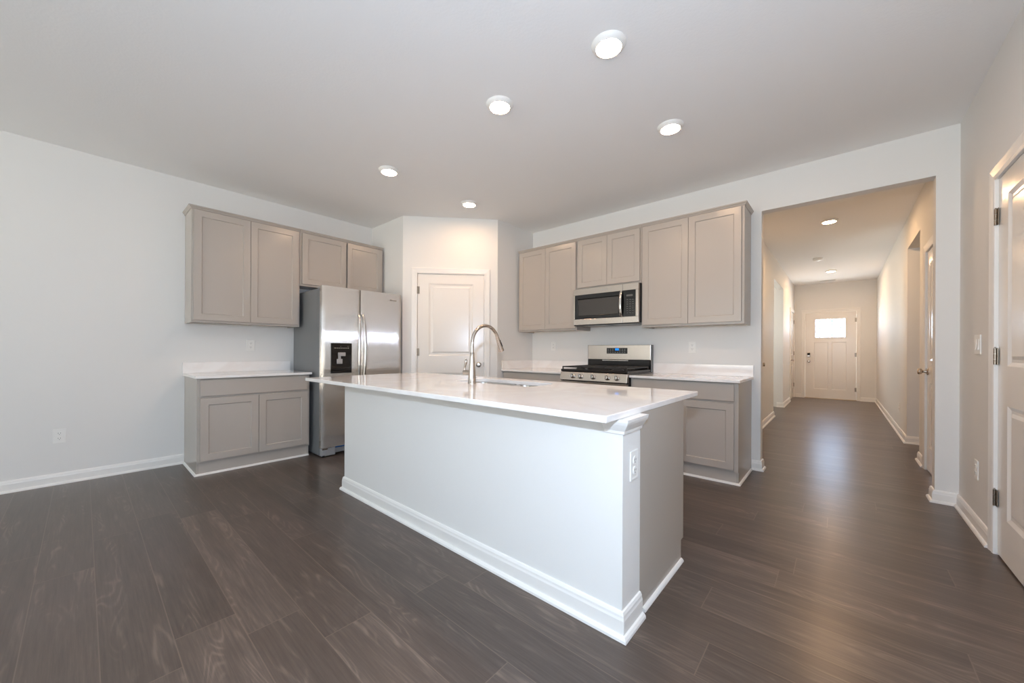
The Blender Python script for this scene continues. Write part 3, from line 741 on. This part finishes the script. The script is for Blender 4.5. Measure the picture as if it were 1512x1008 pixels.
# ------------------------------------------------------------------ microwave
mwv = thing('microwave', 'stainless over-the-range microwave below the short cabinet', 'microwave', (2.4495, 0, 0))
MW = 0.769
obj('housing', B((0, MW, -0.362, -0.003, 1.398, 1.809)), BLACK, mwv, bevel=0.003, label='dark housing')
dw = 0.598
md = obj('microwave_door', B((0, dw-0.001, -0.400, -0.363, 1.398, 1.462), (0, dw-0.001, -0.400, -0.363, 1.737, 1.805), (0, 0.018, -0.400, -0.363, 1.462, 1.737)), STEELB, mwv, bevel=0.002)
wg = slab(dw-0.019, 0.275, 0.030, [(0.032, dw-0.055, 0.030, 0.232)], [(0.006, 0.003), (0.010, 0.004)], 0.018, 1.462, -0.397)
obj('window_border', wg, BLACKG, md, label='black glass window border')
obj('window', B((0.062, dw-0.046, -0.3938, -0.390, 1.504, 1.682)), SMOKE, md, label='smoked grey window')
bm = bmesh.new(); pts = []
for k in range(17):
    u = k/16; pts.append((0.586, -0.399-0.032*math.sin(math.pi*u)**0.6, 1.468+0.265*u))
tube(bm, pts, [0.009]+[0.011]*15+[0.009], 14, 1.3)
obj('door_handle', bm, STEELP, md, smooth=60, label='bowed steel handle')
cp = obj('control_frame', B((dw+0.001, MW, -0.400, -0.363, 1.398, 1.462), (dw+0.001, MW, -0.400, -0.363, 1.737, 1.805), (MW-0.028, MW, -0.400, -0.363, 1.462, 1.737)), STEELB, mwv, bevel=0.002)
kp = obj('control_panel', B((dw+0.001, MW-0.028, -0.397, -0.365, 1.462, 1.737)), BLACKG, mwv, label='black control panel')
bm = bmesh.new()
for r_ in range(7):
    for c_ in range(3): box(bm, dw+0.045+c_*0.030, dw+0.045+c_*0.030+0.016, -0.3976, -0.3968, 1.497+r_*0.023, 1.497+r_*0.023+0.006)
obj('keypad_marks', bm, KEYS, kp, label='grid of small grey key marks')
obj('display', B((dw+0.042, dw+0.110, -0.3978, -0.3968, 1.672, 1.692)), KEYS, kp, label='small grey clock display')
bm = bmesh.new()
for k, ww in enumerate((5, 4, 4, 3, 4, 4, 4)): box(bm, 0.355+k*0.011, 0.355+k*0.011+ww*0.0018, -0.4012, -0.3998, 1.768, 1.776)
obj('badge', bm, MARK, md, label='small wordmark badge')
obj('underside_vent', B((0.05, 0.34, -0.33, -0.06, 1.393, 1.398), (0.43, 0.72, -0.33, -0.06, 1.393, 1.398)), GREYP, mwv, label='grey filter screens underneath')
obj('lip', B((0.004, MW-0.004, -0.392, -0.366, 1.388, 1.398)), BLACK, mwv)

# ------------------------------------------------------------------ gas range
rg = thing('gas_range', 'stainless freestanding gas range with black grates between base cabinets', 'range', (RX0+0.002, 0, 0))
RW = RX1-RX0-0.004
obj('range_body', B((0, RW, -0.640, -0.03, 0.03, 0.880)), BLACK, rg, bevel=0.003, label='dark body sides')
# control panel, slightly raked
bm = bmesh.new()
pf = [(-0.640, 0.790), (-0.688, 0.790), (-0.672, 0.876), (-0.640, 0.880)]
for x in (0.0, RW): pass
lo = [bm.verts.new((0, y, z)) for y, z in pf]; hi = [bm.verts.new((RW, y, z)) for y, z in pf]
for j in range(4): bm.faces.new((lo[j], lo[(j+1) % 4], hi[(j+1) % 4], hi[j]))
bm.faces.new(lo); bm.faces.new(hi)
pnl = obj('control_panel', bm, STEELB, rg, bevel=0.003)
for x in (0.158, 0.253, 0.401, 0.560, 0.662):
    c0 = Vector((x, -0.6805, 0.833)); dn = Vector((0, -0.983, 0.183))
    kn = obj('burner_knob', lathe(bmesh.new(), [(0, 0), (0.025, 0), (0.025, 0.006), (0.021, 0.010), (0.0195, 0.032), (0.017, 0.036), (0, 0.036)], 24, place(c0, dn)), STEELP, rg, smooth=35)
    obj('grip', B((x-0.0045, x+0.0045, -0.7245, -0.710, 0.820, 0.860)), STEELP, kn, bevel=0.002)
obj('cooktop', B((-0.001, RW+0.001, -0.668, -0.085, 0.8805, 0.906)), ENAMEL, rg, bevel=0.005, label='black enamel cooktop')
for bxp, byp, rr in ((0.17, -0.53, 0.042), (0.60, -0.53, 0.05), (0.17, -0.22, 0.04), (0.60, -0.22, 0.036), (0.385, -0.375, 0.046)):
    obj('burner', lathe(bmesh.new(), [(0, 0), (rr+0.012, 0), (rr+0.010, 0.006), (rr, 0.007), (rr, 0.012), (rr*0.8, 0.016), (0, 0.017)], 24, Matrix.Translation((bxp, byp, 0.906))), IRON, rg, smooth=35)
for x0, x1 in ((0.012, 0.255), (0.258, 0.508), (0.511, RW-0.012)):
    bm = bmesh.new(); zt, zb, q = 0.936, 0.923, 0.006
    for x in (x0, x1-0.012): box(bm, x, x+0.012, -0.660, -0.100, zb, zt)
    for y in (-0.660, -0.386, -0.112): box(bm, x0, x1, y, y+0.012, zb, zt)
    xm = (x0+x1)/2
    box(bm, xm-q, xm+q, -0.648, -0.112, zb, zt)
    for y in (-0.53, -0.24): box(bm, x0+0.012, x1-0.012, y-q, y+q, zb, zt)
    for x in (x0, x1-0.012):
        for y in (-0.660, -0.112): box(bm, x, x+0.012, y, y+0.012, 0.9065, zb)
    obj('grate', bm, IRON, rg, bevel=0.002, label='black cast iron grate')
bgd = obj('backguard', B((0, RW, -0.080, -0.022, 1.004, 1.172)), STEELB, rg, bevel=0.004, label='stainless backguard')
obj('backguard_base', B((0.006, RW-0.006, -0.084, -0.022, 0.880, 1.003)), ENAMEL, rg, label='black enamel backguard base')
obj('vent_lip', B((0.20, 0.52, -0.100, -0.0845, 0.990, 1.000)), STEELP, rg, bevel=0.002, label='pale vent lip')
for x in (-0.0062, RW+0.0002): obj('backguard_trim', B((x, x+0.006, -0.074, -0.022, 0.875, 1.172)), GREYM, rg)
dp = obj('display_panel', B((0.248, 0.502, -0.0825, -0.080, 1.073, 1.139)), BLACKG, bgd, bevel=0.001, label='black control display')
obj('clock', B((0.355, 0.400, -0.0835, -0.0825, 1.110, 1.134)), LED, dp, label='glowing blue clock')
bm = bmesh.new()
for k in range(8):
    x = 0.262+k*0.029
    if 0.345 < x < 0.40:
        box(bm, x, x+0.014, -0.0832, -0.0824, 1.086, 1.090); continue
    for z in (1.086, 1.106, 1.122): box(bm, x, x+0.012, -0.0832, -0.0824, z, z+0.0035)
obj('key_marks', bm, MARK, dp, label='rows of small pale key marks')
od = obj('oven_door', slab(RW, 0.555, 0.045, [(0.07, RW-0.07, 0.08, 0.42)], [(0.004, 0.002), (0.008, 0.003)], 0, 0.225, -0.690), STEELB, rg, bevel=0.003)
obj('oven_window', B((0.085, RW-0.085, -0.6895, -0.684, 0.32, 0.63)), BLACKG, od, label='black oven window')
bm = bmesh.new(); tube(bm, [(0.03, -0.735, 0.735), (0.06, -0.737, 0.735), (RW-0.06, -0.737, 0.735), (RW-0.03, -0.735, 0.735)], 0.0125, 16)
for x in (0.06, RW-0.06): box(bm, x-0.012, x+0.012, -0.735, -0.688, 0.725, 0.745)
obj('oven_handle', bm, STEELP, od, smooth=50, label='steel bar handle')
obj('storage_drawer', B((0, RW, -0.690, -0.645, 0.06, 0.215)), STEELB, rg, bevel=0.003)
for x in (0.04, RW-0.04):
    for y in (-0.60, -0.08): obj('levelling_foot', lathe(bmesh.new(), [(0, 0), (0.018, 0), (0.018, 0.010), (0.009, 0.012), (0.009, 0.03), (0, 0.03)], 16, Matrix.Translation((x, y, 0))), BLACK, rg, smooth=40)

# ------------------------------------------------------------------ outlets and switches (wall plane local y=0, facing -y)
def outlet(label, loc, rot):
    t = thing('power_outlet', label, 'outlet', loc, rot, 'white wall outlets')
    pl_ = slab(0.072, 0.117, 0.0055, [(0.010, 0.062, 0.008, 0.109)], [(0.0015, 0.0008)], -0.036, -0.0585, -0.0057)
    obj('cover_plate', pl_, PLASTIC, t, bevel=0.0018)
    for z in (0.0205, -0.0205):
        rc = obj('receptacle', lathe(bmesh.new(), [(0, 0), (0.0165, 0), (0.0165, 0.0025), (0.0155, 0.0032), (0, 0.0032)], 20, place((0, -0.0048, z), (0, -1, 0))), PLASTIC, t, smooth=35)
        obj('slots', B((-0.0072, -0.0050, -0.0084, -0.0078, z-0.001, z+0.0075), (0.0050, 0.0072, -0.0084, -0.0078, z-0.001, z+0.0075), (-0.002, 0.002, -0.0084, -0.0078, z-0.0095, z-0.0055)), SLOT, rc)
    return t
outlet('white outlet low on the left wall near the floor', (0, -4.256, 0.39), LEFT)
outlet('white outlet above the countertop left of the refrigerator', (0, -2.946, 1.145), LEFT)
outlet('white outlet above the countertop right of the range', (3.627, 0, 1.145), 0)
outlet('white outlet above the countertop left of the range', (1.895, 0, 1.165), 0)
outlet('white outlet on the white end of the island wall', (WX1, -2.672, 0.640), R(90))
outlet('white outlet low in the right hall wall', (HR, 3.2, 0.36), RIGHT)
outlet('white outlet low on the wall below the light switch', (XR, -0.468, 0.372), RIGHT)
sw = thing('light_switch', 'white double rocker switch plate beside the near door', 'light switch', (XR, -0.49, 1.150), RIGHT)
obj('cover_plate', B((-0.062, 0.062, -0.0065, -0.0003, -0.060, 0.060)), PLASTIC, sw, bevel=0.002)
for x in (-0.024, 0.024):
    bm = bmesh.new()
    v = [bm.verts.new(p) for p in ((x-0.0165, -0.006, -0.033), (x+0.0165, -0.006, -0.033), (x+0.0165, -0.0125, -0.033), (x-0.0165, -0.0125, -0.033), (x-0.0165, -0.006, 0.033), (x+0.0165, -0.006, 0.033), (x+0.0165, -0.0075, 0.033), (x-0.0165, -0.0075, 0.033))]
    for f in ((0,3,2,1),(4,5,6,7),(0,1,5,4),(1,2,6,5),(2,3,7,6),(3,0,4,7)): bm.faces.new([v[i] for i in f])
    obj('rocker', bm, PLASTIC, sw, bevel=0.001)

# ------------------------------------------------------------------ ceiling fittings
lt = thing('ceiling_light', 'round lit ceiling light above the island end nearest the camera', 'ceiling light', (3.832, -2.281, H), 0, 'round ceiling lights')
obj('trim_ring', lathe(bmesh.new(), [(0.066, -0.0225), (0.070, -0.0235), (0.080, -0.017), (0.091, -0.003), (0.092, -0.0002), (0.066, -0.0002), (0.066, -0.0225)], 48, None, False), PLASTIC, lt, smooth=40)
obj('lens', lathe(bmesh.new(), [(0, -0.0215), (0.0655, -0.0215), (0.0655, -0.019), (0, -0.019)], 48), LENS, lt, smooth=40)
hall_lens = [c for c in lt.children if c.name.startswith('lens')][0].data.copy(); hall_lens.materials.clear(); hall_lens.materials.append(LENSH)
for loc, lab in (((3.053, -2.303), 'round lit ceiling light above the island sink'),
                 ((3.832, -1.309), 'round lit ceiling light in front of the tall cabinet near the hall'),
                 ((1.662, -2.295), 'round lit ceiling light in front of the refrigerator'),
                 ((1.653, -1.301), 'round lit ceiling light above the pantry door'),
                 ((4.665, 1.987), 'round lit hall ceiling light just past the opening'),
                 ((4.629, 5.75), 'round lit hall ceiling light near the front door')):
    c = copy_thing(lt, (loc[0], loc[1], H), None, lab)
    if loc[1] > 0:
        for ch in c.children:
            if ch.name.startswith('lens'): ch.data = hall_lens
sm = thing('smoke_detector', 'small white smoke detector between the two hall ceiling lights', 'smoke detector', (4.473, 4.325, H))
obj('base_plate', lathe(bmesh.new(), [(0, -0.0002), (0.070, -0.0002), (0.070, -0.010), (0, -0.010)], 32), PLASTIC, sm, smooth=40)
obj('cover', lathe(bmesh.new(), [(0, -0.010), (0.062, -0.010), (0.066, -0.016), (0.060, -0.034), (0.042, -0.042), (0, -0.044)], 32), PLASTIC, sm, smooth=40)
vt = thing('ceiling_vent', 'slim white vent in the hall ceiling above the front door', 'vent', (4.55, 7.02, H))
obj('vent_frame', B((-0.15, 0.15, -0.06, -0.045, -0.008, -0.0002), (-0.15, 0.15, 0.045, 0.06, -0.008, -0.0002), (-0.15, -0.135, -0.045, 0.045, -0.008, -0.0002), (0.135, 0.15, -0.045, 0.045, -0.008, -0.0002)), PLASTIC, vt)
bm = bmesh.new()
for k in range(8): box(bm, -0.135, 0.135, -0.043+k*0.0112, -0.037+k*0.0112, -0.006, -0.0005)
obj('louvres', bm, GREYP, vt)
